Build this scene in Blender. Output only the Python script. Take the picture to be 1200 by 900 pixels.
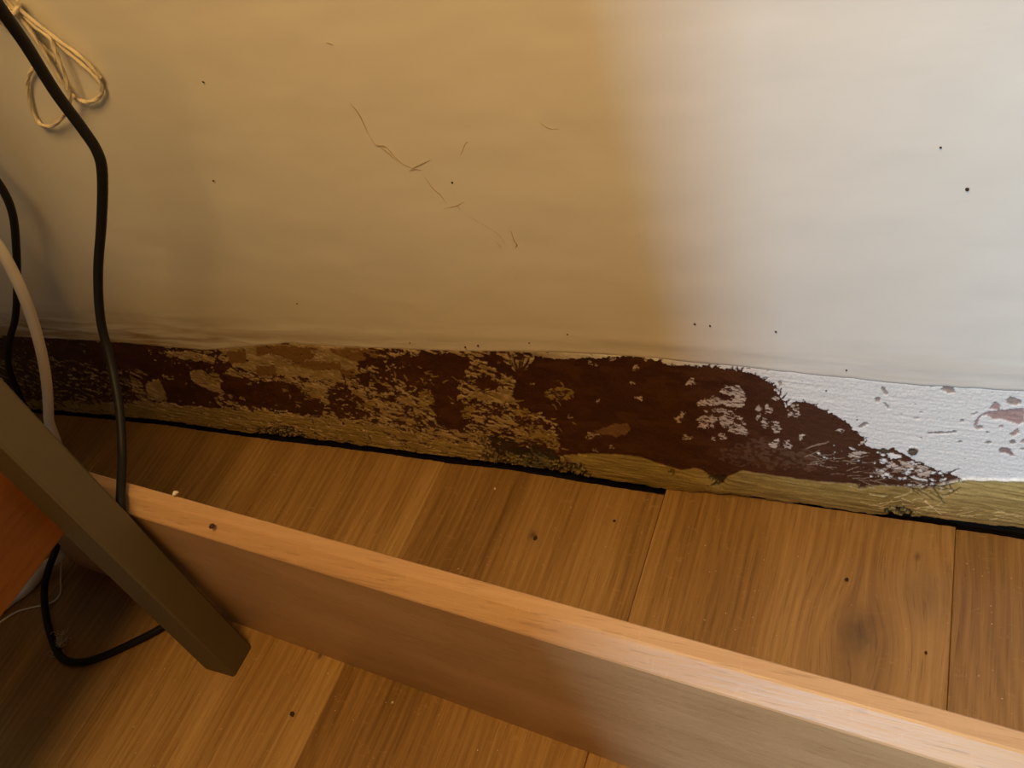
import bpy, bmesh, math, random
import numpy as np
from mathutils import Vector, Matrix, Euler

for o in list(bpy.data.objects): bpy.data.objects.remove(o)
S = bpy.context.scene
COL = S.collection
R = math.radians

# ------------------------------------------------------------ camera
F = 1002.36
CAM = np.array([0.1637, -0.3308, 0.4872])
cam = bpy.data.cameras.new('camera'); camo = bpy.data.objects.new('camera', cam); COL.objects.link(camo)
camo.location = CAM; camo.rotation_mode = 'XYZ'; camo.rotation_euler = (0.7782, 0.2927, 0.3666)
cam.sensor_width = 36; cam.lens = F * 36 / 1200; cam.clip_start = 0.01
S.camera = camo
CR = np.array(Euler((0.7782, 0.2927, 0.3666), 'XYZ').to_matrix())

# ------------------------------------------------------------ world, lights, exposure
w = bpy.data.worlds.new('room_light'); S.world = w; w.use_nodes = True
bg = w.node_tree.nodes['Background']
bg.inputs[0].default_value = (1.0, 0.68, 0.38, 1); bg.inputs[1].default_value = 0.055

def area(name, loc, target, sx, sy, power, color):
    l = bpy.data.lights.new(name, 'AREA'); l.shape = 'RECTANGLE'; l.size = sx; l.size_y = sy
    l.energy = power; l.color = color
    o = bpy.data.objects.new(name, l); COL.objects.link(o); o.location = loc
    d = Vector(target) - Vector(loc); z = -d.normalized()
    x = Vector((0, 0, 1)).cross(z).normalized(); y = z.cross(x)
    o.rotation_euler = Matrix((x, y, z)).transposed().to_euler()
    return o
area('window_daylight', (-0.45, -3.9, 2.9), (0.05, 0, 0.1), 0.24, 1.3, 92, (0.54, 0.78, 1.0))
area('window_daylight', (-0.85, -3.9, 2.9), (0.05, 0, 0.1), 1.05, 1.3, 165, (0.46, 0.75, 1.0))
area('warm_lamp', (0.06, -0.38, 0.93), (0.04, -0.03, 0.1), 0.28, 0.28, 4.9, (1.0, 0.585, 0.20))

S.view_settings.view_transform = 'Standard'; S.view_settings.look = 'None'
S.view_settings.gamma = 1; S.view_settings.use_curve_mapping = False
S.view_settings.exposure = 0.0

# ------------------------------------------------------------ helpers
def ray(px, py): return CR @ np.array([(px - 600) / F, -(py - 450) / F, -1.0])
def on_plane(px, py, axis, value):
    d = ray(px, py); t = (value - CAM[axis]) / d[axis]; return CAM + t * d
def floor_pt(px, py, z=0.0): return on_plane(px, py, 2, z)
def wall_pt(px, py, y=0.0): return on_plane(px, py, 1, y)
def wall_xz(P, y=0.0):
    return np.array([wall_pt(a, b, y)[[0, 2]] for a, b in P])

def link(o, parent=None):
    COL.objects.link(o)
    if parent is not None: o.parent = parent
    return o
def mesh_obj(name, verts, faces, mat, parent=None, smooth=False):
    me = bpy.data.meshes.new(name); me.from_pydata([tuple(v) for v in verts], [], faces); me.update()
    if smooth:
        for p in me.polygons: p.use_smooth = True
    if mat: me.materials.append(mat)
    return link(bpy.data.objects.new(name, me), parent)
def bm_obj(name, bm, mat, parent=None, smooth=False, loc=None):
    me = bpy.data.meshes.new(name); bm.normal_update(); bm.to_mesh(me); bm.free()
    if smooth:
        for p in me.polygons: p.use_smooth = True
    me.materials.append(mat)
    o = link(bpy.data.objects.new(name, me), parent)
    if loc is not None: o.location = loc
    return o
def tag(o, label=None, cat=None, group=None, kind=None):
    if label: o['label'] = label
    if cat: o['category'] = cat
    if group: o['group'] = group
    if kind: o['kind'] = kind
    return o
def empty(name, loc):
    o = bpy.data.objects.new(name, None); COL.objects.link(o); o.location = loc; o.empty_display_size = .02
    return o
def keep(child, parent):            # children are modelled in world space
    child.parent = parent
    child.matrix_parent_inverse = Matrix.Translation(parent.location).inverted()
    return child

def spline(P, n=10):
    P = [np.array(p, float) for p in P]
    Q = [2 * P[0] - P[1]] + P + [2 * P[-1] - P[-2]]; out = []
    for i in range(1, len(Q) - 2):
        a, b, c, d = Q[i-1:i+3]
        for k in range(n):
            t = k / n
            out.append(.5 * ((2*b) + (c-a)*t + (2*a-5*b+4*c-d)*t*t + (-a+3*b-3*c+d)*t**3))
    out.append(P[-1]); return out
def tube(P, rad, seg=12, twist=0.0, flat=1.0, cap=True):
    """vertices and faces of a tube along P; rad is a number or a list"""
    n = len(P); P = np.array(P); rr = np.full(n, rad) if np.isscalar(rad) else np.interp(np.linspace(0, 1, n), np.linspace(0, 1, len(rad)), rad)
    T = np.gradient(P, axis=0); T /= np.linalg.norm(T, axis=1)[:, None]
    N = np.cross(T[0], (0.3, 1, .2)); N /= np.linalg.norm(N); V = []; Fc = []
    for i in range(n):
        N = N - T[i] * (N @ T[i]); N /= np.linalg.norm(N); B = np.cross(T[i], N)
        for k in range(seg):
            a = 2 * math.pi * k / seg + twist * i
            s = 1.0 if twist == 0 else 1 + .22 * math.cos(2 * (a - twist * i) * 1.5 + 2 * twist * i)
            V.append(P[i] + rr[i] * s * (math.cos(a) * N + flat * math.sin(a) * B))
    for i in range(n - 1):
        for k in range(seg):
            Fc.append((i*seg+k, i*seg+(k+1) % seg, (i+1)*seg+(k+1) % seg, (i+1)*seg+k))
    if cap:
        Fc.append(tuple(range(seg))[::-1]); Fc.append(tuple((n-1)*seg+k for k in range(seg)))
    return V, Fc

# numpy value noise
def vnoise(x, y, seed=0):
    xi = np.floor(x).astype(np.int64); yi = np.floor(y).astype(np.int64); fx = x - xi; fy = y - yi
    fx = fx*fx*(3-2*fx); fy = fy*fy*(3-2*fy)
    def h(a, b):
        n = (a * 374761393 + b * 668265263 + seed * 1442695041) & 0xffffffff
        n = ((n ^ (n >> 13)) * 1274126177) & 0xffffffff
        return ((n ^ (n >> 16)) & 0xffff) / 65535.0
    return (h(xi, yi)*(1-fx) + h(xi+1, yi)*fx)*(1-fy) + (h(xi, yi+1)*(1-fx) + h(xi+1, yi+1)*fx)*fy
def fbm(x, y, seed=0, oct=4):
    s = 0; a = .5; t = 0
    for k in range(oct):
        s = s + a * vnoise(x * 2**k + 13.7*k, y * 2**k + 7.1*k, seed + k); t += a; a *= .55
    return s / t
def sstep(a, b, x):
    t = np.clip((x - a) / (b - a), 0, 1); return t*t*(3-2*t)
def inside(poly, X, Z):
    poly = np.asarray(poly); m = np.zeros(X.shape, bool)
    lo = poly.min(0); hi = poly.max(0)
    bb = (X > lo[0]) & (X < hi[0]) & (Z > lo[1]) & (Z < hi[1])
    x = X[bb]; z = Z[bb]; r = np.zeros(x.shape, bool); j = len(poly) - 1
    for i in range(len(poly)):
        xi, zi = poly[i]; xj, zj = poly[j]
        if zi != zj:
            r ^= ((zi > z) != (zj > z)) & (x < (xj - xi) * (z - zi) / (zj - zi) + xi)
        j = i
    m[bb] = r; return m

# ------------------------------------------------------------ materials
class NT:
    def __init__(self, name):
        self.m = bpy.data.materials.new(name); self.m.use_nodes = True
        self.t = self.m.node_tree; self.b = self.t.nodes['Principled BSDF']
    def n(self, kind, **kw):
        x = self.t.nodes.new('ShaderNode' + kind)
        for k, v in kw.items():
            if k.startswith('i_'): x.inputs[k[2:].replace('_', ' ')].default_value = v
            else: setattr(x, k, v)
        return x
    def l(self, a, b): self.t.links.new(a, b)
    def math(self, op, a, b=None, c=None, clamp=False):
        x = self.t.nodes.new('ShaderNodeMath'); x.operation = op; x.use_clamp = clamp
        for i, v in enumerate((a, b, c)):
            if v is None: continue
            if isinstance(v, (int, float)): x.inputs[i].default_value = v
            else: self.l(v, x.inputs[i])
        return x.outputs[0]
    def mix(self, f, a, b, mode='MIX'):
        x = self.t.nodes.new('ShaderNodeMix'); x.data_type = 'RGBA'; x.blend_type = mode
        for i, v in ((0, f), (6, a), (7, b)):
            if isinstance(v, (int, float)): x.inputs[i].default_value = v
            elif isinstance(v, tuple): x.inputs[i].default_value = v + (1,) if len(v) == 3 else v
            else: self.l(v, x.inputs[i])
        return x.outputs[2]
    def mapping(self, src, scale, rot=(0, 0, 0), loc=(0, 0, 0)):
        x = self.t.nodes.new('ShaderNodeMapping'); self.l(src, x.inputs[0])
        x.inputs[1].default_value = loc; x.inputs[2].default_value = rot; x.inputs[3].default_value = scale
        return x.outputs[0]
    def noise(self, vec, scale, detail=4, rough=.55, dist=0):
        x = self.t.nodes.new('ShaderNodeTexNoise'); self.l(vec, x.inputs['Vector'])
        x.inputs['Scale'].default_value = scale; x.inputs['Detail'].default_value = detail
        x.inputs['Roughness'].default_value = rough; x.inputs['Distortion'].default_value = dist
        return x.outputs[0]
    def ramp(self, f, stops):
        x = self.t.nodes.new('ShaderNodeValToRGB'); self.l(f, x.inputs[0]); e = x.color_ramp.elements
        while len(e) < len(stops): e.new(.5)
        for k, (p, c) in zip(e, stops): k.position = p; k.color = (c + (1,)) if len(c) == 3 else c
        return x.outputs[0]
    def bump(self, h, strength, dist):
        x = self.t.nodes.new('ShaderNodeBump'); x.inputs['Strength'].default_value = strength
        x.inputs['Distance'].default_value = dist; self.l(h, x.inputs['Height']); self.l(x.outputs[0], self.b.inputs['Normal'])
    def base(self, c): 
        if isinstance(c, tuple): self.b.inputs['Base Color'].default_value = c + (1,)
        else: self.l(c, self.b.inputs['Base Color'])
    def rough(self, r):
        if isinstance(r, (int, float)): self.b.inputs['Roughness'].default_value = r
        else: self.l(r, self.b.inputs['Roughness'])

def wood(name, dark, mid, light, axis='Y', fine=1.0, rough=.45, knots=(), seed_attr=True, fleck=.25, contrast=1.0):
    """long-grained wood; the grain runs along the given axis, knots are (x, y, radius, strength) in world metres"""
    t = NT(name); g = t.n('NewGeometry'); oi = t.n('ObjectInfo')
    pos = g.outputs['Position']
    sep = t.n('SeparateXYZ'); t.l(pos, sep.inputs[0]); X, Y, Z = sep.outputs
    off = t.math('MULTIPLY', oi.outputs['Random'], 7.0)
    if axis == 'Y': along, across, third = Y, X, Z
    else: along, across, third = X, Y, Z
    kdark = None
    sc = t.n('SeparateColor'); t.l(oi.outputs['Color'], sc.inputs[0]); tonev = t.math('MULTIPLY', t.math('SUBTRACT', sc.outputs[0], 1.0), .5)
    for (kx, ky, kr, ks) in knots:
        dx = t.math('SUBTRACT', X, kx); dy = t.math('SUBTRACT', Y, ky)
        d2 = t.math('ADD', t.math('MULTIPLY', dx, dx), t.math('MULTIPLY', t.math('MULTIPLY', dy, dy), .45))
        fall = t.math('EXPONENT', t.math('MULTIPLY', d2, -1.0 / (kr * kr * 3.0)))
        across = t.math('ADD', across, t.math('MULTIPLY', t.math('MULTIPLY', fall, dx), -1.1 * min(1, abs(ks))))
        core = t.math('MULTIPLY', t.math('EXPONENT', t.math('MULTIPLY', d2, -1.0 / (kr * kr))), ks)
        kdark = core if kdark is None else t.math('ADD', kdark, core)
    cx = t.n('CombineXYZ'); t.l(t.math('ADD', across, off), cx.inputs[0]); t.l(along, cx.inputs[1]); t.l(third, cx.inputs[2])
    v = cx.outputs[0]
    broad = t.noise(t.mapping(v, (22, 2.6, 22)), 1, 3, .5, .6)
    wob = t.noise(t.mapping(v, (12, 5, 12)), 1, 2, .5)
    rings = t.math('SINE', t.math('MULTIPLY', t.math('ADD', t.math('MULTIPLY', across, 1.0), t.math('MULTIPLY', wob, .05)), 900 * fine))
    lines = t.noise(t.mapping(v, (420*fine, 9, 420*fine)), 1, 4, .65, .25)
    pores = t.noise(t.mapping(v, (1100*fine, 45, 1100*fine)), 1, 2, .5)
    fl = t.noise(t.mapping(v, (120, 260, 120), (0, 0, .5)), 1, 3, .6, 1.2)
    f = t.math('ADD', t.math('MULTIPLY', broad, .62), t.math('ADD', t.math('MULTIPLY', t.math('SUBTRACT', lines, .5), .48 * contrast), .21 * contrast))
    f = t.math('ADD', f, t.math('MULTIPLY', rings, .028 * contrast))
    f = t.math('ADD', f, tonev)
    c = t.ramp(f, [(.30, dark), (.52, mid), (.74, light)])
    pm = t.ramp(pores, [(.30, (1, 1, 1)), (.40, (0, 0, 0))])
    c = t.mix(t.math('MULTIPLY', pm, .35), c, tuple(x * .45 for x in dark))
    fm = t.ramp(fl, [(.60, (0, 0, 0)), (.72, (1, 1, 1))])
    c = t.mix(t.math('MULTIPLY', fm, fleck), c, tuple(min(1, x * 1.15) for x in light))
    if kdark is not None:
        kn = t.noise(t.mapping(pos, (180, 130, 1)), 1, 4, .6)
        kd = t.math('MULTIPLY', kdark, t.math('ADD', .45, kn), clamp=True)
        c = t.mix(kd, c, (.085, .050, .022))
    t.base(c)
    t.rough(t.math('ADD', rough - .08, t.math('MULTIPLY', lines, .2)))
    t.bump(t.math('ADD', t.math('MULTIPLY', lines, 1.0), t.math('MULTIPLY', pores, .6)), .35, .0006)
    return t.m

def plain(name, color, rough=.5, var=.12, scale=60, bump=.15, spec=.5, bdist=.0005):
    t = NT(name); tc = t.n('NewGeometry')
    n = t.noise(tc.outputs['Position'], scale, 4, .6)
    t.base(t.mix(n, tuple(c * (1 - var) for c in color), tuple(min(1, c * (1 + var)) for c in color)))
    t.rough(rough); t.b.inputs['Specular IOR Level'].default_value = spec
    t.bump(n, bump, bdist); return t.m

# painted wall: brushed white emulsion
def wall_material():
    t = NT('wall_paint'); g = t.n('NewGeometry'); p = g.outputs['Position']
    a = t.noise(t.mapping(p, (9, 9, 9)), 1, 3, .5); b = t.noise(t.mapping(p, (14, 14, 130)), 1, 4, .6, .5)
    c = t.mix(a, (.72, .69, .63), (.80, .785, .74))
    sm = t.noise(t.mapping(p, (5, 5, 26)), 1, 3, .55, .4)
    sep = t.n('SeparateXYZ'); t.l(p, sep.inputs[0])
    # grubby brush-marked margin just above the old skirting line
    low = t.math('SUBTRACT', 1.0, t.math('MULTIPLY', t.math('SUBTRACT', sep.outputs[2], .123), 28), clamp=True)
    dirt = t.math('MULTIPLY', low, t.ramp(b, [(.35, (0, 0, 0)), (.62, (1, 1, 1))]))
    left = t.math('MULTIPLY', t.math('ADD', sep.outputs[0], .08), -2.2, clamp=True)
    c = t.mix(t.math('MULTIPLY', dirt, t.math('ADD', .30, left)), c, (.40, .30, .18))
    patch = t.ramp(sm, [(.56, (0, 0, 0)), (.66, (1, 1, 1))])
    c = t.mix(t.math('MULTIPLY', patch, .10), c, (.60, .55, .46))
    t.base(c); t.rough(.62)
    fine = t.noise(p, 420, 3, .5)
    t.bump(t.math('ADD', t.math('MULTIPLY', b, .8), t.math('MULTIPLY', fine, .25)), .22, .0006)
    return t.m
M_WALL = wall_material()

def band_material():
    t = NT('stripped_wall_strip'); a = t.n('Attribute', attribute_name='residue'); g = t.n('NewGeometry')
    r = t.n('Attribute', attribute_name='rough')
    n = t.noise(g.outputs['Position'], 900, 3, .6)
    c = t.mix(1.0, a.outputs['Color'], t.ramp(n, [(.3, (.86, .86, .86)), (.7, (1.1, 1.1, 1.1))]), 'MULTIPLY')
    t.base(c); t.rough(r.outputs['Fac']); t.bump(n, .22, .0004)
    t.b.inputs['Specular IOR Level'].default_value = .35
    return t.m
M_BAND = band_material()

k1 = floor_pt(1008, 738); k2 = floor_pt(1088, 706); k3 = floor_pt(624, 627); k4 = floor_pt(375, 768); k5 = floor_pt(1075, 652); k6 = floor_pt(1160, 690)
M_OAK = wood('oak_floor', (.16, .080, .019), (.32, .178, .054), (.48, .295, .108), 'Y', 1.0, .42, knots=[
    (k1[0], k1[1], .0105, .62), (k2[0] - .002, k2[1] + .004, .013, .38), (k3[0], k3[1], .0022, .9), (k4[0], k4[1], .002, .9),
    (k5[0], k5[1], .0018, .6), (k1[0] - .004, k1[1] - .03, .022, .25)])
M_BOARD = wood('light_hardwood', (.39, .225, .106), (.505, .308, .158), (.605, .395, .222), 'X', .8, .40, fleck=.15, contrast=.7)
M_PANEL = wood('orange_stained_wood', (.13, .038, .004), (.23, .078, .008), (.36, .14, .014), 'Y', .4, .38, fleck=.1, contrast=.5,
               knots=[(-.287, floor_pt(25, 660, .2)[1] if False else -.30, .02, .0)])
M_LEG = plain('olive_brown_paint', (.100, .074, .032), .55, .10, 30, .1)
M_CABLE = plain('black_rubber', (.009, .008, .008), .55, .1, 80, .1, .3)
M_WHITE = plain('white_cable_jacket', (.93, .88, .76), .45, .06, 80, .05)
M_TWINE = plain('cotton_cord', (.80, .70, .52), .85, .22, 900, .5)
M_DUST = plain('grey_dust', (.55, .48, .40), .95, .2, 900, .5)
M_DARK = plain('dark_subfloor', (.020, .012, .007), .9, .4, 200, .5)
M_CHIP = plain('dark_crumb', (.045, .020, .010), .8, .3, 900, .6)
M_FLAKE = plain('pale_paint_flake', (.70, .60, .45), .7, .15, 900, .4)
M_CRACK = plain('hairline_crack', (.44, .33, .19), .9, .3, 600, .3)
M_STEEL = plain('steel', (.35, .33, .30), .35, .1, 100, .1); M_STEEL.node_tree.nodes['Principled BSDF'].inputs['Metallic'].default_value = 1
M_BLOCKER = plain('blocker_cloth', (.42, .30, .19), .9, .12, 200, .4)

# ------------------------------------------------------------ wall: upper painted surface
FLOOR_LINE = [(64, 485), (187, 495), (300, 512), (387, 521), (595, 548), (780, 578), (880, 579), (1091, 615), (1200, 630)]
TOP_LINE = [(-90, 388), (22, 395), (97, 398), (145, 402), (240, 411), (336, 403), (395, 407), (467, 410), (547, 413), (640, 413), (693, 415), (781, 422), (877, 431), (1019, 446), (1077, 451), (1200, 458), (1300, 466)]
TOPW = wall_xz(TOP_LINE)
def ztop(x): return np.interp(x, TOPW[:, 0], TOPW[:, 1])
XL, XR = -1.3, 1.1
xs = np.concatenate([np.linspace(XL, -.72, 10, endpoint=False), np.linspace(-.72, .28, 620, endpoint=False), np.linspace(.28, XR, 14)])
tz = np.concatenate([np.linspace(0, .012, 14, endpoint=False), np.linspace(.012, .40, 110, endpoint=False), np.linspace(.40, 2.3, 12)])
Xg, Tg = np.meshgrid(xs, tz)
Zg = ztop(Xg) + Tg + (1 - np.clip(Tg / .02, 0, 1)) * (.0012 * (fbm(Xg * 120, Xg * 0, 5) - .5))
lip = np.exp(-(Tg / .0022) ** 2)
Yg = .0016 * (fbm(Xg * 9, Zg * 9, 3) - .5) + .0007 * (fbm(Xg * 22, Zg * 60, 4) - .5) + .0006 * np.exp(-(Tg / .0013) ** 2) - .0003 * lip * (.4 + fbm(Xg * 40, Zg * 10, 8)) \
     - .0005 * np.exp(-((Tg - .014) / .004) ** 2) * (.3 + fbm(Xg * 15, Zg * 0, 9))
nr, nc = Xg.shape
V = [tuple(v) for v in np.stack([Xg, Yg, Zg], -1).reshape(-1, 3)]
Fc = [(r*nc+c, r*nc+c+1, (r+1)*nc+c+1, (r+1)*nc+c) for r in range(nr-1) for c in range(nc-1)]
# returns: lower edge turned back into the wall, body of the wall behind
b0 = len(V)
for c in range(nc): V.append((xs[c], .012, V[c][2] + .0))
for c in range(nc-1): Fc.append((c, b0+c, b0+c+1, c+1))
wall = mesh_obj('wall_back', V, Fc, M_WALL, smooth=True)
tag(wall, 'cream-white painted wall above the stripped damp strip', kind='structure')
def box(bm, x0, x1, y0, y1, z0, z1):
    v = [bm.verts.new(p) for p in ((x0,y0,z0),(x1,y0,z0),(x1,y1,z0),(x0,y1,z0),(x0,y0,z1),(x1,y0,z1),(x1,y1,z1),(x0,y1,z1))]
    for f in ((0,3,2,1),(4,5,6,7),(0,1,5,4),(1,2,6,5),(2,3,7,6),(3,0,4,7)): bm.faces.new([v[i] for i in f])
    return v
bm = bmesh.new(); box(bm, XL, XR, .012, .12, -.05, 2.3); bm_obj('masonry', bm, M_DARK, wall)

# ------------------------------------------------------------ the stripped strip (old skirting zone): painted, mouldy, peeling
bx = np.concatenate([np.linspace(XL, -.72, 12, endpoint=False), np.linspace(-.72, -.45, 330, endpoint=False), np.linspace(-.45, .245, 1560, endpoint=False), np.linspace(.245, XR, 40)])
NZ = 250
bt = np.linspace(0, 1, NZ)
BX, BT = np.meshgrid(bx, bt)
ZB = -.014
BZ = ZB + (ztop(BX) - ZB + .0014) * BT
# photo-traced outlines are carried onto the wall plane with W()
def W(P): return wall_xz(P)
def Zm(x0, y0, s): return lambda P: W([(x0 + a * s, y0 + b * s) for a, b in P])
mmx, mmz = BX * 1000, BZ * 1000
def warp(amp, sc, seed):
    return (BX + amp * .001 * 2 * (fbm(mmx / sc, mmz / sc, seed) - .5), BZ + amp * .001 * 2 * (fbm(mmx / sc + 31, mmz / sc + 17, seed + 50) - .5))
W1 = warp(5, 5, 11); W2 = warp(2.2, 2.2, 12); W3 = warp(9, 9, 13)
P_at = lambda px, py: W([(px, py)])[0]
# --- density of the brown mould
D = np.full(BX.shape, 0.0)
def setd(poly, val, wp=W1): D[inside(W(poly), *wp)] = val
xl = P_at(640, 470)[0]
setd([(-200, 380), (640, 380), (640, 570), (-200, 520)], .46)
setd([(-200, 392), (60, 396), (150, 402), (235, 412), (270, 428), (262, 442), (240, 447), (190, 440), (120, 430), (60, 420), (-200, 425)], .86)
setd([(-200, 425), (60, 420), (150, 436), (160, 470), (60, 480), (-200, 480)], .68)
setd([(95, 402), (160, 405), (180, 425), (165, 436), (110, 428)], .97)
setd([(192, 412), (222, 412), (252, 420), (250, 426), (212, 421)], .25, W2)
setd([(190, 448), (215, 440), (250, 455), (258, 478), (225, 484), (196, 474)], .97)
setd([(160, 430), (180, 425), (195, 445), (190, 470), (170, 462)], .9)
setd([(170, 450), (186, 444), (194, 462), (190, 472), (172, 462)], .12, W2)
setd([(222, 436), (236, 434), (260, 452), (262, 460), (246, 458), (226, 448)], .25, W2)
setd([(120, 472), (200, 474), (310, 484), (420, 494), (420, 512), (310, 503), (120, 487)], .22)
setd([(255, 440), (300, 447), (350, 448), (352, 460), (375, 468), (380, 488), (352, 486), (330, 482), (290, 478), (262, 468)], .97)
setd([(270, 400), (420, 405), (428, 430), (400, 446), (350, 444), (300, 438), (262, 424)], .10)
setd([(355, 448), (385, 452), (380, 468), (360, 462)], .1, W2)
setd([(384, 455), (400, 448), (415, 462), (428, 470), (424, 492), (398, 494), (386, 475)], .72, W2)
setd([(420, 424), (455, 420), (478, 432), (470, 462), (440, 474), (425, 458)], .68)
setd([(455, 420), (470, 416), (545, 420), (546, 448), (520, 470), (498, 468), (478, 462), (470, 440)], .80)
setd([(468, 414), (547, 418), (552, 428), (540, 440), (535, 470), (520, 492), (512, 480), (508, 440), (480, 424)], .99)
setd([(500, 468), (540, 470), (552, 496), (540, 506), (515, 500)], .93)
setd([(430, 460), (500, 465), (515, 500), (460, 515), (425, 505)], .50)
setd([(415, 492), (560, 510), (600, 530), (600, 545), (415, 516)], .38)
setd([(548, 418), (582, 418), (600, 432), (615, 440), (614, 452), (588, 438), (566, 424)], .93)
setd([(558, 440), (580, 444), (584, 456), (562, 456)], .95)
setd([(556, 458), (600, 460), (598, 472), (560, 470)], .15, W2)
setd([(600, 425), (626, 419), (618, 432), (608, 438), (598, 434)], .06, W2)
setd([(540, 472), (640, 478), (655, 505), (640, 525), (560, 510)], .52)
setd([(570, 512), (625, 520), (655, 530), (690, 552), (640, 556), (590, 546)], .80)
setd([(640, 440), (672, 448), (680, 462), (650, 470), (636, 460)], .97)
B_MAIN = [(627, 418), (650, 421), (700, 420), (745, 417), (765, 421), (781, 428), (830, 430), (862, 433), (888, 440), (905, 450), (915, 465), (921, 478), (935, 470), (950, 473),
 (975, 485), (995, 498), (1010, 512), (1018, 524), (1030, 527), (1045, 526), (1062, 534), (1085, 546), (1105, 556), (1126, 563), (1118, 570), (1090, 572), (1060, 572), (1020, 567),
 (980, 565), (950, 562), (920, 556), (885, 553), (862, 549), (852, 556), (846, 566), (834, 560), (826, 546), (800, 550), (770, 541), (745, 536), (715, 534), (692, 534), (668, 530), (655, 524), (640, 505),
 (626, 495), (612, 480), (600, 465), (604, 445), (620, 430)]
setd(B_MAIN, .985, W2)
setd([(1022, 528), (1062, 534), (1090, 548), (1128, 562), (1118, 571), (1060, 572), (1015, 566)], .66, W2)
setd([(960, 520), (1022, 527), (1030, 545), (1000, 552), (955, 545)], .80, W2)
setd([(606, 478), (632, 482), (652, 500), (655, 520), (640, 520), (610, 505)], .62)
setd([(640, 515), (700, 530), (850, 545), (1000, 556), (1060, 566), (1000, 578), (900, 572), (850, 575), (800, 560), (700, 542), (650, 532)], .985, W2)
# ragged noise, stretched along the sweep of the scraper
ang = .32; u = mmx * math.cos(ang) - mmz * math.sin(ang); v = mmx * math.sin(ang) + mmz * math.cos(ang)
N1 = fbm(u / 5.0, v / 2.6, 21, 5); N2 = fbm(mmx / 2.2, mmz / 1.7, 33, 4)
NN = .60 * N1 + .40 * N2
NN = (NN - .5) * 2.0 + .5
brown = sstep(-.05, .05, D - NN); brown[D >= .98] = 1.0
# --- layers
def col(c): return np.array(c)[None, None, :]
lx = sstep(P_at(600, 450)[0], P_at(760, 450)[0], BX)[..., None]
tone = fbm(mmx / 11, mmz / 6, 41, 4)[..., None]; tone2 = fbm(u / 5, v / 1.6, 43, 4)[..., None]
khaki = col((.34, .225, .075)) * (1 - tone) + col((.62, .47, .25)) * tone
khaki = khaki * (.46 + .62 * tone2)
pale = sstep(.56, .66, fbm(u / 6, v / 2.5, 47, 4))[..., None]
khaki = khaki * (1 - pale * .6) + col((.64, .50, .34)) * pale * .6
paint = col((.80, .80, .79)) * (.97 + .05 * tone2)
base = khaki * (1 - lx) + paint * lx
gloss = .62 - .20 * lx[..., 0]
disp = np.zeros(BX.shape)
# tan wash patches (left centre)
tan = np.zeros(BX.shape)
for P in ([(300, 406), (330, 405), (372, 408), (362, 432), (330, 424), (318, 414), (300, 418)], [(384, 408), (440, 410), (448, 424), (418, 424), (392, 416)],
          [(360, 422), (398, 424), (400, 434), (368, 434), (352, 430)], [(398, 434), (415, 432), (414, 444), (400, 442)], [(266, 412), (288, 411), (290, 425), (268, 426)],
          [(300, 430), (322, 428), (325, 440), (300, 440)]):
    tan[inside(W(P), *W2)] = 1
tan = tan[..., None]
base = base * (1 - tan) + col((.23, .125, .040)) * (.85 + .3 * tone2) * tan
brc = col((.055, .016, .008)) * (.55 + .9 * tone) ; wash = sstep(.45, .7, fbm(mmx / 14, mmz / 7, 51, 3))[..., None]
brc = brc * (1 - wash) + col((.080, .027, .011)) * wash
rb = sstep(P_at(860, 500)[0], P_at(960, 500)[0], BX)[..., None]
brc = brc * (1 - rb) + col((.075, .029, .017)) * (.6 + .6 * tone2) * rb
# warmer mid brown scrape (650-740, 490-500) and a grey-brown haze near 880-930
C = base.copy()
def lay(mask, color, dy=0.0, rg=None):
    global C, disp, gloss
    m = mask[..., None] if mask.ndim == 2 else mask
    C = C * (1 - m) + color * m
    disp = disp * (1 - m[..., 0]) + dy * m[..., 0]
    if rg is not None: gloss = gloss * (1 - m[..., 0]) + rg * m[..., 0]
lay(brown, brc, .0006 + .0006 * (N2 - .5), .50)
haze = inside(W([(850, 528), (890, 515), (960, 535), (955, 556), (880, 548), (845, 540)]), *W3) * brown * sstep(.4, .6, N2)
lay(haze * .5, col((.17, .10, .065)), .0008)
scr = inside(W([(697, 506), (720, 498), (736, 497), (738, 506), (726, 513), (700, 510)]), *W2) * 1.0
lay(scr * .8, col((.25, .13, .06)) * (.6 + .7 * tone2), .0006)
# pale remains of paint in the brown, traced
WH = col((.60, .49, .42)) * (.60 + .65 * tone2)
z6 = lambda P: [(750 + a * .2111, 410 + b * .2111) for a, b in P]
z7 = lambda P: [(900 + a * .2111, 430 + b * .2111) for a, b in P]
z5 = lambda P: [(600 + a * .2, 410 + b * .2) for a, b in P]
z4 = lambda P: [(450 + a * .1778, 400 + b * .1778) for a, b in P]
z2 = lambda P: [(150 + a * .1555, 390 + b * .1555) for a, b in P]
z3 = lambda P: [(300 + a * .1611, 395 + b * .1611) for a, b in P]
z8 = lambda P: [(1040 + a * .2222, 440 + b * .2222) for a, b in P]
def disc(cx, cy, rx, ry, n=10, rot=0):
    return [(cx + rx*math.cos(t)*math.cos(rot) - ry*math.sin(t)*math.sin(rot), cy + rx*math.cos(t)*math.sin(rot) + ry*math.sin(t)*math.cos(rot)) for t in [2*math.pi*i/n for i in range(n)]]
W4 = warp(.9, 1.3, 77)
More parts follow.
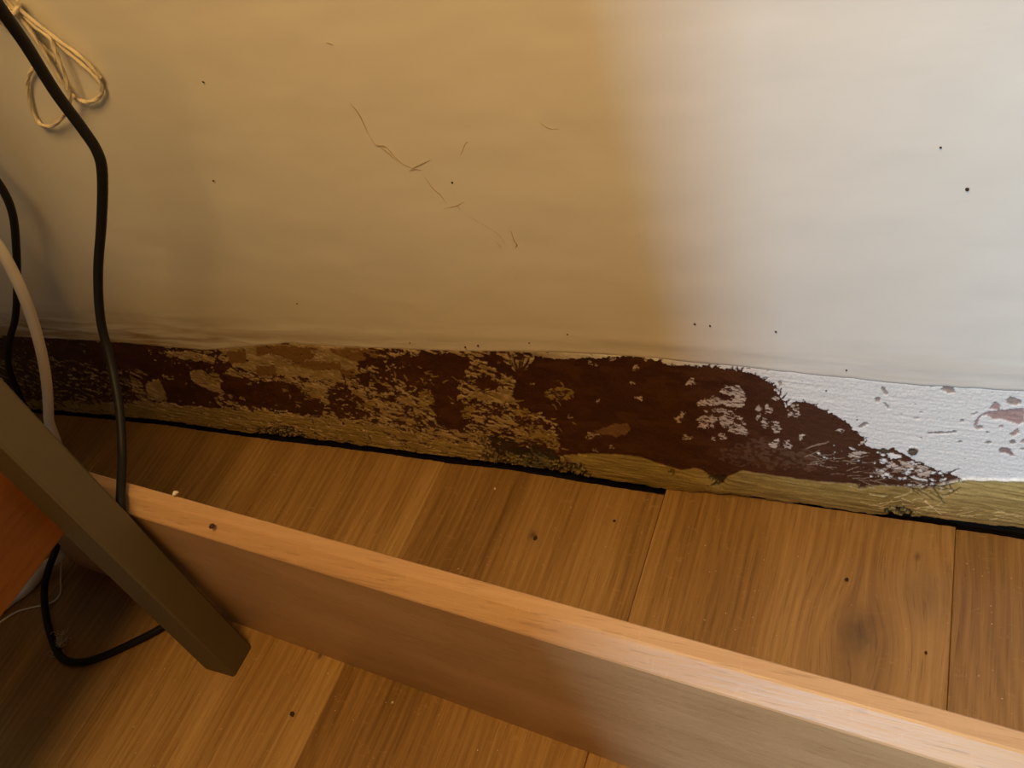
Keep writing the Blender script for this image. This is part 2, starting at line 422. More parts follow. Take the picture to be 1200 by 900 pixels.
whites = [z6([(435, 240), (480, 205), (555, 203), (572, 240), (588, 278), (560, 318), (530, 332), (490, 318), (440, 305), (385, 318), (320, 318), (312, 292), (375, 282), (405, 258), (440, 272), (500, 278), (530, 262)]),
 z6([(312, 385), (350, 365), (400, 365), (425, 385), (415, 405), (370, 410), (360, 440), (315, 440), (330, 410)]),
 z6([(380, 418), (412, 418), (408, 440), (380, 442)]), z6([(440, 370), (500, 365), (522, 385), (510, 415), (480, 440), (455, 430), (445, 400)]),
 z6([(490, 440), (520, 415), (560, 418), (600, 455), (595, 480), (560, 482), (520, 470), (485, 470)]), z6([(435, 462), (470, 465), (480, 500), (450, 505)]),
 z6(disc(404, 495, 14, 10)), z6([(350, 338), (430, 330), (500, 342), (560, 385), (585, 412), (575, 418), (520, 370), (440, 350), (360, 350)]),
 z6([(248, 185), (270, 155), (300, 160), (302, 185), (285, 205), (262, 200)]), z6([(195, 390), (230, 350), (245, 360), (215, 412), (200, 412)]), z6([(232, 490), (262, 476), (284, 490), (262, 508), (240, 505)]),
 z6(disc(712, 338, 20, 26)), z6(disc(655, 330, 14, 20)), z6(disc(694, 412, 22, 26)), z6([(0, 262), (20, 285), (0, 288)]), z6([(640, 375), (672, 360), (668, 390), (632, 398)]),
 z7([(25, 310), (55, 305), (68, 350), (62, 375), (30, 368), (20, 340)]), z7([(0, 225), (22, 235), (20, 262), (0, 262)]), z7(disc(118, 268, 20, 18)), z7(disc(158, 272, 14, 14)),
 z7([(130, 200), (155, 205), (178, 250), (175, 262), (150, 250), (130, 225)]), z7([(170, 380), (198, 378), (190, 402), (165, 408)]), z7([(5, 430), (45, 402), (70, 425), (40, 455), (10, 455)]), z7(disc(108, 435, 20, 25)),
 z7([(30, 165), (60, 180), (50, 195), (30, 190)]), z7(disc(400, 358, 22, 10)), z7([(450, 492), (480, 472), (540, 468), (560, 480), (500, 500), (450, 510)]), z7(disc(520, 425, 30, 8, rot=-.5)),
 z7([(610, 590), (640, 562), (680, 555), (660, 580), (625, 600)]), z7([(655, 535), (690, 528), (735, 560), (758, 575), (740, 582), (690, 555)]),
 z5(disc(722, 112, 16, 16)), z5(disc(702, 197, 9, 8)), z5([(715, 288), (735, 275), (770, 300), (745, 298)]), z5(disc(500, 305, 15, 14)), z5([(318, 400), (335, 385), (358, 402), (340, 412)]),
 z5([(440, 70), (480, 82), (495, 95), (470, 100), (445, 88)]), z5([(430, 520), (450, 485), (480, 490), (540, 515), (500, 510), (455, 525)]), z5([(475, 585), (490, 580), (500, 600), (480, 600)]),
 z5([(560, 575), (590, 560), (600, 580), (575, 585)]), z5(disc(113, 208, 12, 14)), z5([(560, 55), (600, 50), (600, 70), (570, 75)]), z5([(760, 50), (800, 55), (790, 75), (770, 72)]),
 z8([(60, 455), (100, 455), (150, 475), (200, 480), (225, 505), (220, 535), (185, 545), (155, 525), (140, 500), (90, 480)]),
 z4(disc(35, 305, 22, 12, rot=.7)), z4(disc(160, 405, 25, 12, rot=.5)), z4(disc(95, 425, 18, 16)), z4([(485, 265), (520, 262), (548, 285), (510, 285)]), z4(disc(245, 470, 16, 26, rot=.4)), z4(disc(120, 475, 14, 16)),
 z2([(275, 180), (310, 168), (380, 150), (440, 150), (455, 172), (400, 180), (320, 192)]), z2([(60, 280), (110, 300), (150, 318), (110, 325), (75, 305)]), z2(disc(858, 500, 26, 14, rot=.5)), z2(disc(915, 390, 12, 14)), z2(disc(770, 485, 22, 14, rot=.5)),
 z2([(700, 310), (760, 290), (880, 300), (960, 350), (960, 375), (870, 325), (760, 320)]), z2([(480, 300), (530, 290), (550, 340), (600, 400), (690, 430), (720, 480), (660, 440), (560, 420), (500, 380)]),
 z3([(95, 130), (160, 125), (250, 170), (290, 200), (230, 190), (180, 165), (100, 150)]), z3([(350, 160), (470, 160), (560, 170), (650, 200), (560, 185), (430, 175), (350, 178)]), z3([(390, 90), (440, 100), (500, 100), (530, 150), (480, 130), (400, 115)]),
 z3([(570, 90), (620, 80), (640, 110), (600, 112)]), z3([(690, 95), (740, 92), (730, 112), (690, 108)]), z3([(190, 375), (235, 375), (230, 405), (195, 405)]), z3(disc(295, 505, 18, 14, rot=.5)), z3([(40, 290), (120, 285), (220, 320), (330, 350), (330, 368), (200, 330), (60, 310)])]
wm = np.zeros(BX.shape)
W5 = warp(2.2, 1.8, 78)
for P in whites: wm[inside(W(P), *W5)] = 1
wm *= sstep(.36, .50, fbm(u / 2.4, v / .9, 81, 4))
wcol = WH * lx + (1 - lx) * col((.40, .28, .16)) * (.65 + .5 * tone2)
lay(wm, wcol, .0003, .6)
# yellow-khaki patches in the brown
yel = col((.36, .255, .085)) * (.5 + .8 * tone2)
ym = np.zeros(BX.shape)
for P in (z5([(180, 265), (215, 235), (290, 225), (355, 240), (365, 285), (300, 295), (230, 300)]), z4([(220, 340), (260, 318), (310, 330), (330, 420), (290, 420), (240, 395)]), z4([(620, 370), (700, 335), (790, 365), (820, 395), (700, 390), (630, 400)]),
          z4([(505, 470), (540, 430), (600, 440), (590, 500), (520, 520)]), z5([(0, 350), (80, 345), (160, 390), (120, 410), (40, 385), (0, 385)]), z5([(10, 490), (60, 455), (150, 460), (240, 500), (280, 560), (270, 610), (210, 570), (150, 520), (20, 530)]),
          z3([(335, 390), (400, 365), (500, 380), (480, 450), (400, 460), (350, 430)]), z3([(760, 480), (860, 470), (880, 520), (800, 530)]), z2([(640, 300), (680, 320), (670, 400), (600, 380), (590, 330)])):
    ym[inside(W(P), *W2)] = 1
ym *= sstep(.34, .48, fbm(mmx / 2.2, mmz / 1.5, 83, 3))
lay(ym * .92, yel, .0004, .55)
# yellow strip at the foot of the wall
bot = W([(x, y - 1.5) for x, y in [(-90, 477), (64, 483), (187, 494), (300, 510), (387, 519), (595, 546), (690, 560), (780, 574), (850, 580), (880, 583), (1000, 600), (1091, 608), (1200, 620), (1300, 632)]])
top = W([(-90, 462), (150, 474), (310, 482), (350, 490), (420, 496), (480, 508), (560, 522), (600, 532), (655, 540), (662, 534), (692, 532), (718, 533), (748, 536), (770, 543), (798, 552), (812, 549), (824, 552), (836, 561), (846, 567), (853, 558), (870, 552), (900, 557), (950, 564), (1020, 569), (1090, 572), (1128, 562), (1200, 563), (1300, 574)])
zt = np.interp(BX + .0012 * (fbm(mmx / 4, mmz / 4, 90) - .5), top[:, 0], top[:, 1]) + .0022 * (fbm(mmx / 5, mmz / 9, 91) - .5)
zb = np.interp(BX, bot[:, 0], bot[:, 1]) + .0035 * (fbm(mmx / 9, mmz * 0, 92) - .5)
xr = sstep(P_at(640, 540)[0], P_at(700, 540)[0], BX)
ys = sstep(-.0005, .0005, zt - BZ) * sstep(-.0006, .0006, BZ - zb)
keepm = xr + (1 - xr) * sstep(.40, .50, fbm(u / 5, v / 2.4, 93, 4))
streak = fbm(mmx / 16 + .02 * mmz, mmz / 1.3 + .05 * mmx, 95, 4)[..., None]
ycol = (col((.17, .120, .032)) * (1 - streak) + col((.44, .335, .12)) * streak) * (.75 + .4 * tone)
far = sstep(P_at(1040, 560)[0], P_at(1130, 560)[0], BX)[..., None]
ycol = ycol * (1 - far) + (col((.22, .155, .045)) * (1 - streak) + col((.58, .45, .19)) * streak) * far
prof = np.clip((BZ - zb) / np.maximum(zt - zb, 1e-4), 0, 1)
mem = brown.copy() * 0
lay(ys * keepm, ycol, 0, .38)
disp = disp - ys * (.3 + .7 * xr) * .0024 * np.sin(math.pi * np.clip(prof * .9 + .1, 0, 1)) - ys * .0007 * (streak[..., 0] - .5) * 2
# glossy paint ridge on top of the yellow, right end, its highlight painted pale
ridge = np.exp(-((BZ - zt - .0006) / .0009) ** 2) * far[..., 0]
lay(ridge * .9, col((.80, .72, .58)), -.0014, .3)
# dark smears over the yellow strip
for P, a in ((z7([(650, 790), (700, 765), (758, 770), (758, 830), (690, 815)]), .95), (z8([(0, 690), (60, 680), (150, 705), (110, 730), (100, 755), (0, 745)]), .9),
             (z6([(380, 700), (440, 690), (480, 700), (460, 745), (400, 745)]), .8), (z6([(170, 655), (195, 650), (205, 700), (180, 690)]), .55),
             (z5([(20, 570), (130, 560), (240, 600), (300, 660), (270, 740), (90, 720), (60, 640), (0, 610)]), .93), (z5([(300, 660), (420, 650), (480, 760), (300, 750)]), .82),
             (z4([(600, 620), (820, 640), (900, 690), (900, 800), (800, 820), (640, 770), (660, 700)]), .75), (z3([(0, 650), (230, 640), (350, 690), (360, 740), (0, 740)]), .9)):
    m = inside(W(P), *W1) * sstep(.32, .46, fbm(mmx / 2, mmz / 1.4, 97, 4)) * a
    lay(m, col((.030, .026, .014)) * (.5 + 1.2 * tone), .0012, .5)
gm = inside(W(z5([(100, 590), (160, 610), (220, 650), (215, 710), (130, 700), (60, 680), (0, 660), (0, 620), (50, 640)])), *W1) * sstep(.48, .60, fbm(u / 4, v / 1.6, 99, 4))
lay(gm * .8, col((.16, .155, .085)), 0)
# thin strokes: fringe hairs, scraper streaks
rs = random.Random(4)
def stroke(P, wd, wd2=None):
    Q = W(P); m = np.zeros(BX.shape)
    n = len(Q) - 1
    for i in range(n):
        a, b = Q[i], Q[i+1]; w0 = wd * (1 - .6 * i / n)
        lo = np.minimum(a, b) - w0 * 2; hi = np.maximum(a, b) + w0 * 2
        c0, c1 = np.searchsorted(bx, [lo[0], hi[0]])
        if c1 <= c0: continue
        xx = BX[:, c0:c1]; zz = BZ[:, c0:c1]; d = b - a; L = d @ d
        t = np.clip(((xx - a[0]) * d[0] + (zz - a[1]) * d[1]) / L, 0, 1)
        dist = np.hypot(xx - a[0] - t * d[0], zz - a[1] - t * d[1])
        m[:, c0:c1] = np.maximum(m[:, c0:c1], 1 - sstep(w0 * .6, w0 * 1.3, dist))
    return m
HB = np.zeros(BX.shape); HW = np.zeros(BX.shape); HY = np.zeros(BX.shape)
def wig(x, y, a, L, k=3, cur=.4):
    P = [(x, y)]; a0 = a
    for i in range(k):
        a0 += rs.uniform(-cur, cur); x += math.cos(a0) * L / k; y += math.sin(a0) * L / k; P.append((x, y))
    return P
for i in range(46):            # fringe on the rounded upper edge
    t = rs.random(); q = [(735, 419), (785, 428), (835, 430), (870, 434), (895, 443), (912, 458), (922, 474)]
    j = min(int(t * 6), 5); f = t * 6 - j
    x = q[j][0] * (1-f) + q[j+1][0] * f; y = q[j][1] * (1-f) + q[j+1][1] * f
    HB = np.maximum(HB, stroke(wig(x, y + 2, -1.2 + rs.uniform(-.9, .9), rs.uniform(3, 10)), .00035))
for i in range(34):
    x = rs.uniform(930, 1015); y = 470 + max(0, x - 940) * .62 + rs.uniform(0, 4)
    HB = np.maximum(HB, stroke(wig(x, y, -.9 + rs.uniform(-.8, .8), rs.uniform(3, 7)), .00035))
for i in range(60):            # streaks running off the right tip
    x = rs.uniform(950, 1110); y = 545 + (x - 950) * .13 + rs.uniform(-12, 14)
    HB = np.maximum(HB, stroke(wig(x, y, .15 + rs.uniform(-.35, .35), rs.uniform(8, 26), 4, .25), .00055))
for i in range(46):
    x = rs.uniform(930, 1090); y = 524 + (x - 930) * .18 + rs.uniform(-4, 26)
    HW = np.maximum(HW, stroke(wig(x, y, .10 + rs.uniform(-.35, .25), rs.uniform(8, 28), 4, .25), .00045))
for i in range(26):            # root-like hairs below the tip and at x 600-625
    HB = np.maximum(HB, stroke(wig(1010 + rs.uniform(-2, 2), 572, -math.pi/2 + rs.uniform(-1.3, 1.3), rs.uniform(6, 16), 4, .3), .0003))
for i in range(14):
    HB = np.maximum(HB, stroke(wig(608, 440, -math.pi/2 + rs.uniform(-1.0, .9), rs.uniform(14, 26), 3, .3), .0006))
for i in range(90):            # left and middle speckle of short marks
    x = rs.uniform(300, 660); y = rs.uniform(420, 505) + (x - 300) * .05
    HB = np.maximum(HB, stroke(wig(x, y, rs.uniform(.2, 1.0), rs.uniform(4, 14), 3, .5), rs.uniform(.0004, .0009)))
for i in range(110):
    x = rs.uniform(330, 690); y = rs.uniform(425, 520) + (x - 330) * .06
    HY = np.maximum(HY, stroke(wig(x, y, rs.uniform(-.2, .8), rs.uniform(3, 10), 3, .5), rs.uniform(.0004, .0009)))
for i in range(40):            # glossy highlights on the yellow strip, painted in as gold streaks
    x = rs.uniform(1000, 1190); y = 577 + (x - 1000) * .11 + rs.uniform(-3, 12)
    P = wig(x, y, .05 + rs.uniform(-.2, .2), rs.uniform(8, 24), 3, .2); m = stroke(P, .00035)
    lay(m * .7, col((.85, .70, .36)), -.0026, .3)
lay(stroke([(1085, 584), (1092, 590), (1104, 600)], .0006), col((.85, .70, .40)), -.0024, .35)
lay(HY * .75, yel * 1.2, .0003, .55)
lay(HB, col((.070, .024, .014)), .0010, .5)
inb = sstep(.4, .9, brown)
lay(HW * .5 * inb, col((.52, .40, .30)), .0003, .55)
# chips through the white paint, right side
greyb = col((.36, .285, .25)) * (.85 + .3 * tone2); purp = col((.42, .285, .27)) * (.8 + .4 * tone2)
for P, c_ in ((z8([(215, 50), (235, 46), (252, 56), (232, 66)]), greyb), (z8([(280, 75), (300, 52), (345, 58), (360, 92), (320, 96)]), greyb), (z8([(205, 300), (330, 296), (365, 292), (360, 303), (260, 313), (215, 311)]), greyb * .8),
              (z8(disc(394, 240, 11, 9)), greyb), (z8(disc(382, 351, 14, 7)), greyb * .8), (z8(disc(533, 356, 18, 7)), greyb * .8), (z8(disc(660, 353, 16, 13)), greyb * .8), (z8(disc(527, 301, 8, 6)), greyb * .7),
              (z8(disc(483, 276, 20, 12)), greyb), (z8([(455, 275), (462, 240), (500, 205), (540, 190), (590, 185), (650, 178), (720, 175), (720, 250), (690, 262), (600, 235), (560, 235), (520, 210), (490, 225), (470, 270)]), purp),
              (z8([(535, 180), (570, 135), (600, 165), (590, 185)]), purp), (z8([(625, 130), (645, 112), (710, 132), (700, 155), (660, 160), (630, 148)]), greyb), (z8([(585, 400), (600, 382), (640, 385), (672, 425), (655, 430), (620, 410), (595, 412)]), purp * .75),
              (z8([(640, 310), (690, 280), (695, 305), (660, 325)]), purp), (z8(disc(600, 270, 12, 7)), purp), (z8(disc(716, 350, 12, 12)), greyb), (z8(disc(715, 390, 18, 8)), greyb), (z8([(440, 205), (470, 192), (478, 200), (450, 215)]), greyb * 1.2),
              (z7([(625, 118), (640, 108), (668, 145), (660, 162), (640, 145)]), greyb), (z7([(595, 175), (612, 168), (625, 180), (612, 200), (598, 195)]), greyb), (z7([(638, 200), (650, 200), (680, 232), (665, 235)]), greyb * .9),
              (z7([(60, 80), (72, 75), (75, 110), (64, 115)]), greyb * 1.25), (z7(disc(443, 20, 7, 7)), greyb), (z7([(500, 335), (540, 305), (565, 318), (545, 325), (510, 345)]), greyb * .9), (z8(disc(180, 195, 10, 5)), greyb * 1.2), (z8(disc(155, 227, 16, 6)), greyb * 1.3)):
    m = inside(W(P), *warp(.5, 1.2, 101)) * 1.0
    lay(m, c_, .0009, .6)
    
blob = inside(W(z8(disc(132, 395, 29, 19))), *W4) * 1.0
lay(blob, col((.12, .085, .06)), -.0012, .4)
blob = inside(W(z8(disc(128, 388, 18, 7))), *W4) * 1.0
lay(blob * .8, col((.035, .02, .015)), .0002, .4)
grn = inside(W(z7([(605, 470), (640, 450), (665, 470), (700, 480), (640, 482)])), *W4) * 1.0
lay(grn, col((.085, .065, .035)), .0002)
# horizontal brush ridges in the remaining paint
br = fbm(mmx / 30, mmz / 1.6 + .06 * mmx / 1.6, 111, 3)
disp = disp - (1 - brown) * lx[..., 0] * .0002 * (br - .5) * 2
# near-black colour under the strip and at the gap
under = 1 - sstep(-.0012, .0010, BZ - zb + .0018 * (fbm(mmx / 3, mmz / 3, 115) - .5))
lay(under, col((.016, .011, .008)) * (.6 + tone), .0050, .9)
disp += .0004 * (fbm(mmx / 1.3, mmz / 1.3, 120, 2) - .5)
disp += .0002 * brown
edge = np.clip((ztop(BX) - BZ) / .0010, 0, 1); disp = disp * edge + .0002 * (1 - edge) + .0006 * (BZ > ztop(BX) + .0007)
me = bpy.data.meshes.new('stripped_strip')
nr, nc = BX.shape
co = np.stack([BX, disp, BZ], -1).reshape(-1, 3).astype(np.float32)
idx = np.arange(nr * nc).reshape(nr, nc)
q = np.stack([idx[:-1, :-1], idx[:-1, 1:], idx[1:, 1:], idx[1:, :-1]], -1).reshape(-1, 4).astype(np.int32)
me.vertices.add(len(co)); me.vertices.foreach_set('co', co.ravel())
me.loops.add(q.size); me.loops.foreach_set('vertex_index', q.ravel())
me.polygons.add(len(q)); me.polygons.foreach_set('loop_start', np.arange(0, q.size, 4, dtype=np.int32))
me.polygons.foreach_set('use_smooth', np.ones(len(q), bool)); me.update(calc_edges=True)
at_ = me.attributes.new('residue', 'FLOAT_COLOR', 'POINT')
rgba = np.concatenate([np.clip(C, 0, 1), np.ones(C.shape[:2] + (1,))], -1).reshape(-1).astype(np.float32); at_.data.foreach_set('color', rgba)
ar = me.attributes.new('rough', 'FLOAT', 'POINT'); ar.data.foreach_set('value', np.broadcast_to(gloss, BX.shape).ravel().astype(np.float32))
me.materials.append(M_BAND)
strip = link(bpy.data.objects.new('stripped_strip', me), wall)
tag(strip, 'bare strip where the skirting was, dark brown mould and peeling yellow residue')

# hairline cracks in the paint above
cr = [[(432, 158), (440, 170), (452, 172), (462, 184), (472, 192), (482, 197)], [(446, 172), (455, 180), (466, 190)], [(482, 197), (492, 194), (504, 187)], [(480, 200), (486, 198), (494, 200)],
      [(498, 208), (508, 222), (516, 228), (524, 240)], [(520, 244), (534, 241), (540, 238), (547, 235)], [(534, 240), (538, 244), (541, 249)], [(541, 249), (556, 258), (574, 268), (586, 276), (594, 290)],
      [(599, 270), (603, 282), (606, 287), (603, 291)], [(630, 141), (638, 147), (646, 151), (654, 152)], [(553, 166), (546, 168), (541, 178), (539, 183)], [(672, 236), (675, 229), (682, 221), (690, 219)],
      [(382, 50), (388, 52), (392, 55)], [(598, 314), (602, 322), (608, 332)], [(410, 120), (420, 133), (432, 158)], [(581, 283), (588, 292)]]
for i, P in enumerate(cr):
    rs2 = random.Random(i)
    Q = spline([wall_pt(a + rs2.uniform(-.6, .6), b + rs2.uniform(-.6, .6), -.0002) for a, b in P], 4)
    rad = .00030 if i in (9, 8, 5, 10) else .00020
    V, Fc = tube(Q, [rad * .3, rad, rad * .8, rad * .2], 5)
    mesh_obj('crack', V, Fc, M_CRACK, wall)
# specks stuck on the paint
def lump(bm, c, rx, ry, rz, seed, n=1):
    rs3 = random.Random(seed)
    r = bmesh.ops.create_icosphere(bm, subdivisions=n, radius=1)
    for v in r['verts']:
        k = 1 + rs3.uniform(-.28, .28); v.co = Vector((v.co.x * rx * k + c[0], v.co.y * ry * k + c[1], v.co.z * rz * k + c[2]))
for i, (a, b, s) in enumerate([(1133, 222, 1.3), (1102, 173, .6), (1128, 431, 1.3), (250, 212, .9), (530, 214, .9), (750, 275, .6), (545, 407, 1.0), (560, 405, 1.2), (348, 356, .7), (480, 402, .6), (814, 380, 1.0), (832, 382, .8), (909, 389, .8), (665, 392, .7), (620, 402, .6), (992, 434, .9), (238, 96, .8), (968, 458, .6)]):
    bm = bmesh.new(); c = wall_pt(a, b, -.0003); lump(bm, (0, 0, 0), .0007 * s ** .6, .0005 * s ** .6, .0008 * s ** .6, i)
    bm_obj('speck', bm, M_CHIP, wall, loc=c)

# ------------------------------------------------------------ floor: oak planks running to the wall
floor = empty('floor', (0, 0, 0)); tag(floor, 'golden oak plank floor running up to the wall', kind='structure')
bm = bmesh.new(); box(bm, XL, XR, -2.2, .012, -.06, -.016); bm_obj('subfloor', bm, M_DARK, floor)
PW = .18
ends = {-3: [(0, 480), (150, 493)], -2: [(150, 494), (187, 497), (240, 505), (310, 514)], -1: [(313, 515), (387, 523), (450, 531), (519, 541)], 0: [(520, 542), (595, 550), (680, 564), (780, 580)],
        1: [(786, 569), (830, 574), (880, 582), (960, 594), (1040, 606), (1120, 617)], 2: [(1122, 620), (1160, 625), (1200, 632), (1260, 641)]}
for k in range(-7, 6):
    x0, x1 = (k - 1) * PW + .00012, k * PW - .00012
    n = 40; rs4 = random.Random(k)
    px = np.linspace(x0, x1, n)
    if k in ends:
        E_ = np.array([floor_pt(a, b)[:2] for a, b in ends[k]]); py = np.interp(px, E_[:, 0], E_[:, 1])
    else: py = np.full(n, -.006)
    py = py + .0012 * (fbm(px * 300, px * 0 + k, 7) - .5)
    V = []; e = .00035; T = .014
    dz = rs4.uniform(-.0003, .0)
    # top outline (inset) , bevel ring, bottom
    def ring(inset, z):
        pts = []
        for i in range(n): pts.append((min(max(px[i], x0 + inset), x1 - inset), py[i] - inset, z))
        pts.append((x1 - inset, -2.1, z)); pts.append((x0 + inset, -2.1, z)); return pts
    rings = [ring(e, dz), ring(0, dz - e), ring(0, -T)]
    m = n + 2
    for r_ in rings: V += r_
    Fc = [tuple(range(m))[::-1]]
    for j in range(2):
        for i in range(m):
            Fc.append((j*m+i, j*m+(i+1) % m, (j+1)*m+(i+1) % m, (j+1)*m+i))
    o = mesh_obj('plank', V, Fc, M_OAK, floor)
    tn = {-3: .92, -2: .92, -1: 1.05, 0: .91, 1: 1.02, 2: .98}.get(k, 1.0); o.color = (tn, tn, tn, 1)
    bm = bmesh.new(); bm.from_mesh(o.data); bmesh.ops.recalc_face_normals(bm, faces=bm.faces); bm.to_mesh(o.data); bm.free()

# ------------------------------------------------------------ the removed skirting board standing on edge
A = floor_pt(290, 735); B = floor_pt(740, 900); d = (B - A); d[2] = 0; d /= np.linalg.norm(d); nb = np.array([-d[1], d[0], 0])   # nb points to the wall
H = .150; TH = .0175
prof = [(0, 0), (0, .1438), (.0006, .1446), (.0088, .1500), (.0100, .1503), (.0168, .1494), (TH, .1486), (TH, 0)]
s0, s1 = -.20, .95
ss = np.linspace(s0, s1, 90)
V = []; npf = len(prof)
for s in ss:
    bow = .0
    for (a, z) in prof:
        V.append(A + d * s + nb * (a + bow) + np.array([0, 0, z + .0002]))
Fc = [(i*npf+k, (i+1)*npf+k, (i+1)*npf+(k+1) % npf, i*npf+(k+1) % npf) for i in range(len(ss)-1) for k in range(npf)]
Fc += [tuple(range(npf)), tuple((len(ss)-1)*npf+k for k in range(npf))[::-1]]
sk = mesh_obj('skirting_board', V, Fc, M_BOARD)
bm = bmesh.new(); bm.from_mesh(sk.data); bmesh.ops.recalc_face_normals(bm, faces=bm.faces)
bm.to_mesh(sk.data); bm.free()
tag(sk, 'loose pale wooden skirting board standing on its edge on the floor in front of the wall', 'skirting board')

# ------------------------------------------------------------ small table: olive leg, orange side panel
tb = empty('side_table', (-.274, -.19, 0)); tag(tb, 'side table with square olive-brown leg and orange wood side panel, at left', 'table')
def leg_mesh(cx, cy, lean, zt_, name='leg'):
    hx, hy = .0142, .0118; V = []; e = .0014
    for z in np.linspace(0, zt_, 14):
        oy = lean * z; k = 1 + .10 * z
        for (sx, sy, ex, ey) in ((-1,-1,e,0),(1,-1,-e,0),(1,-1,0,e),(1,1,0,-e),(1,1,-e,0),(-1,1,e,0),(-1,1,0,-e),(-1,-1,0,e)):
            V.append((cx + sx*hx*k + ex, cy + oy + sy*hy*k + ey, z))
    m = 8; Fc = [(i*m+k, i*m+(k+1) % m, (i+1)*m+(k+1) % m, (i+1)*m+k) for i in range(13) for k in range(m)]
    Fc += [tuple(range(m))[::-1], tuple(13*m+k for k in range(m))]
    return keep(mesh_obj(name, V, Fc, M_LEG), tb)
leg_mesh(-.2735, -.1895, .045, .56); leg_mesh(-.2735, -.615, -.055, .56); leg_mesh(-.80, -.1895, .045, .56); leg_mesh(-.80, -.615, -.055, .56)
def bevel_box(x0, x1, y0, y1, z0, z1, r, mat, name, parent):
    bm = bmesh.new(); box(bm, x0, x1, y0, y1, z0, z1)
    bmesh.ops.bevel(bm, geom=list(bm.edges), offset=r, segments=2, affect='EDGES', profile=.7)
    return keep(bm_obj(name, bm, mat), parent)
sp = bevel_box(-.298, -.2855, -.60, -.188, .163, .55, .001, M_PANEL, 'side_panel', tb); sp['label'] = 'orange-stained wooden side panel'
bevel_box(-.84, -.252, -.645, -.15, .56, .58, .003, M_PANEL, 'table_top', tb)

# ------------------------------------------------------------ cables
def cable(name, P, rad, mat, label, cat, n=10, seg=14):
    V, Fc = tube(spline(P, n), rad, seg); o = mesh_obj(name, V, Fc, mat, smooth=True); return tag(o, label, cat)
f = lambda px, py, z: floor_pt(px, py, z)
P = [wall_pt(-60, -85, -.085), wall_pt(-5, 2, -.080), wall_pt(30, 52, -.072), wall_pt(65, 108, -.066), wall_pt(96, 150, -.062), wall_pt(114, 178, -.060), wall_pt(120, 205, -.060), wall_pt(119, 260, -.062), wall_pt(115, 320, -.066),
     wall_pt(118, 375, -.074), wall_pt(130, 425, -.088), wall_pt(140, 480, -.110), wall_pt(143, 530, -.132), f(142, 566, .156)]
a0 = f(190, 735, .0035)
P += [np.array([-.2725, -.1665, .1515]), np.array([-.288, -.1678, .125]), np.array([-.318, -.1672, .07]), np.array([-.336, -.168, .022]), np.array([-.343, -.175, .005]), a0, f(150, 756, .003), f(118, 770, .003), f(95, 776, .003), f(74, 772, .003), f(62, 752, .003), f(54, 722, .004), f(52, 690, .010), f(58, 664, .020), f(66, 640, .035), f(64, 610, .06), f(50, 570, .10)]
cable('power_cable', P, .0028, M_CABLE, 'long black cable crossing the mouldy strip, draped over the board and looping on the floor', 'cable')
P = [wall_pt(-60, 150, -.026), wall_pt(-14, 200, -.026), wall_pt(4, 224, -.026), wall_pt(15, 252, -.026), wall_pt(19, 290, -.026), wall_pt(20, 330, -.026), wall_pt(18, 372, -.026), wall_pt(11, 400, -.026), wall_pt(10, 428, -.026), wall_pt(19, 455, -.026), wall_pt(32, 482, -.026), wall_pt(46, 512, -.022), wall_pt(60, 540, -.02)]
cable('power_cable', P, .0027, M_CABLE, 'short length of black cable curving down at the far left edge, behind the white cable', 'cable')
P = [wall_pt(-50, 225, -.045), wall_pt(-14, 272, -.045), wall_pt(6, 302, -.046), wall_pt(25, 340, -.048), wall_pt(39, 378, -.050), wall_pt(49, 415, -.055), wall_pt(55, 452, -.062), wall_pt(57, 490, -.070), wall_pt(57, 535, -.078)]
q0 = P[-1]
P += [np.array([q0[0] - .012, -.12, .165]), np.array([q0[0] - .03, -.150, .168]), np.array([q0[0] - .045, -.176, .12]), f(60, 636, .03), f(49, 666, .008), f(34, 688, .004), f(2, 712, .004), f(-40, 750, .004)]
cable('white_cable', P, .0040, M_WHITE, 'thick white cable hanging before the wall at far left, passing behind the table leg', 'cable')
P = [f(74, 640, .012), f(72, 662, .005), f(71, 680, .0012), f(71, 694, .0010), f(64, 704, .0010), f(50, 709, .0010), f(34, 713, .0010), f(20, 717, .0010), f(8, 724, .0010), f(-12, 738, .0010), f(-60, 770, .0010)]
cable('thin_wire', P, .0008, M_WHITE, 'thin off-white wire curling on the dark floor below the orange panel', 'wire', seg=8)

# ------------------------------------------------------------ bundle of cotton cord hanging on the wall
tw = empty('cord_bundle', tuple(wall_pt(18, 12, -.006))); tag(tw, 'tied bundle of cream cotton cord in two loops hanging on the wall at upper left', 'cord')
def cord(P, ys, name='cord_loop', r=.00115):
    n = len(P); yy = np.interp(np.linspace(0, 1, n), np.linspace(0, 1, len(ys)), ys)
    V, Fc = tube(spline([wall_pt(a, b, y) for (a, b), y in zip(P, yy)], 12), r, 9, twist=.5)
    return keep(mesh_obj(name, V, Fc, M_TWINE, smooth=True), tw)
cord([(-8, -18), (6, -2), (17, 11), (34, 27), (60, 45), (80, 62), (98, 77), (112, 90), (119, 102), (118, 111), (110, 118), (98, 119), (86, 113), (78, 104), (66, 86), (52, 62), (38, 40), (20, 16), (4, -6)], [-.010, -.006, -.004, -.003, -.005, -.008, -.010])
cord([(0, -14), (20, 10), (42, 32), (58, 44), (63, 56), (70, 74), (77, 92), (81, 106), (81, 120), (76, 133), (68, 143), (58, 148), (47, 145), (39, 133), (34, 116), (32, 100), (34, 88), (40, 80), (48, 84)], [-.008, -.007, -.009, -.009, -.005, -.003, -.003, -.004])
cord([(-4, -12), (14, 8), (28, 26), (44, 48), (58, 72), (70, 92), (80, 106), (84, 113)], [-.006, -.004, -.003, -.004])
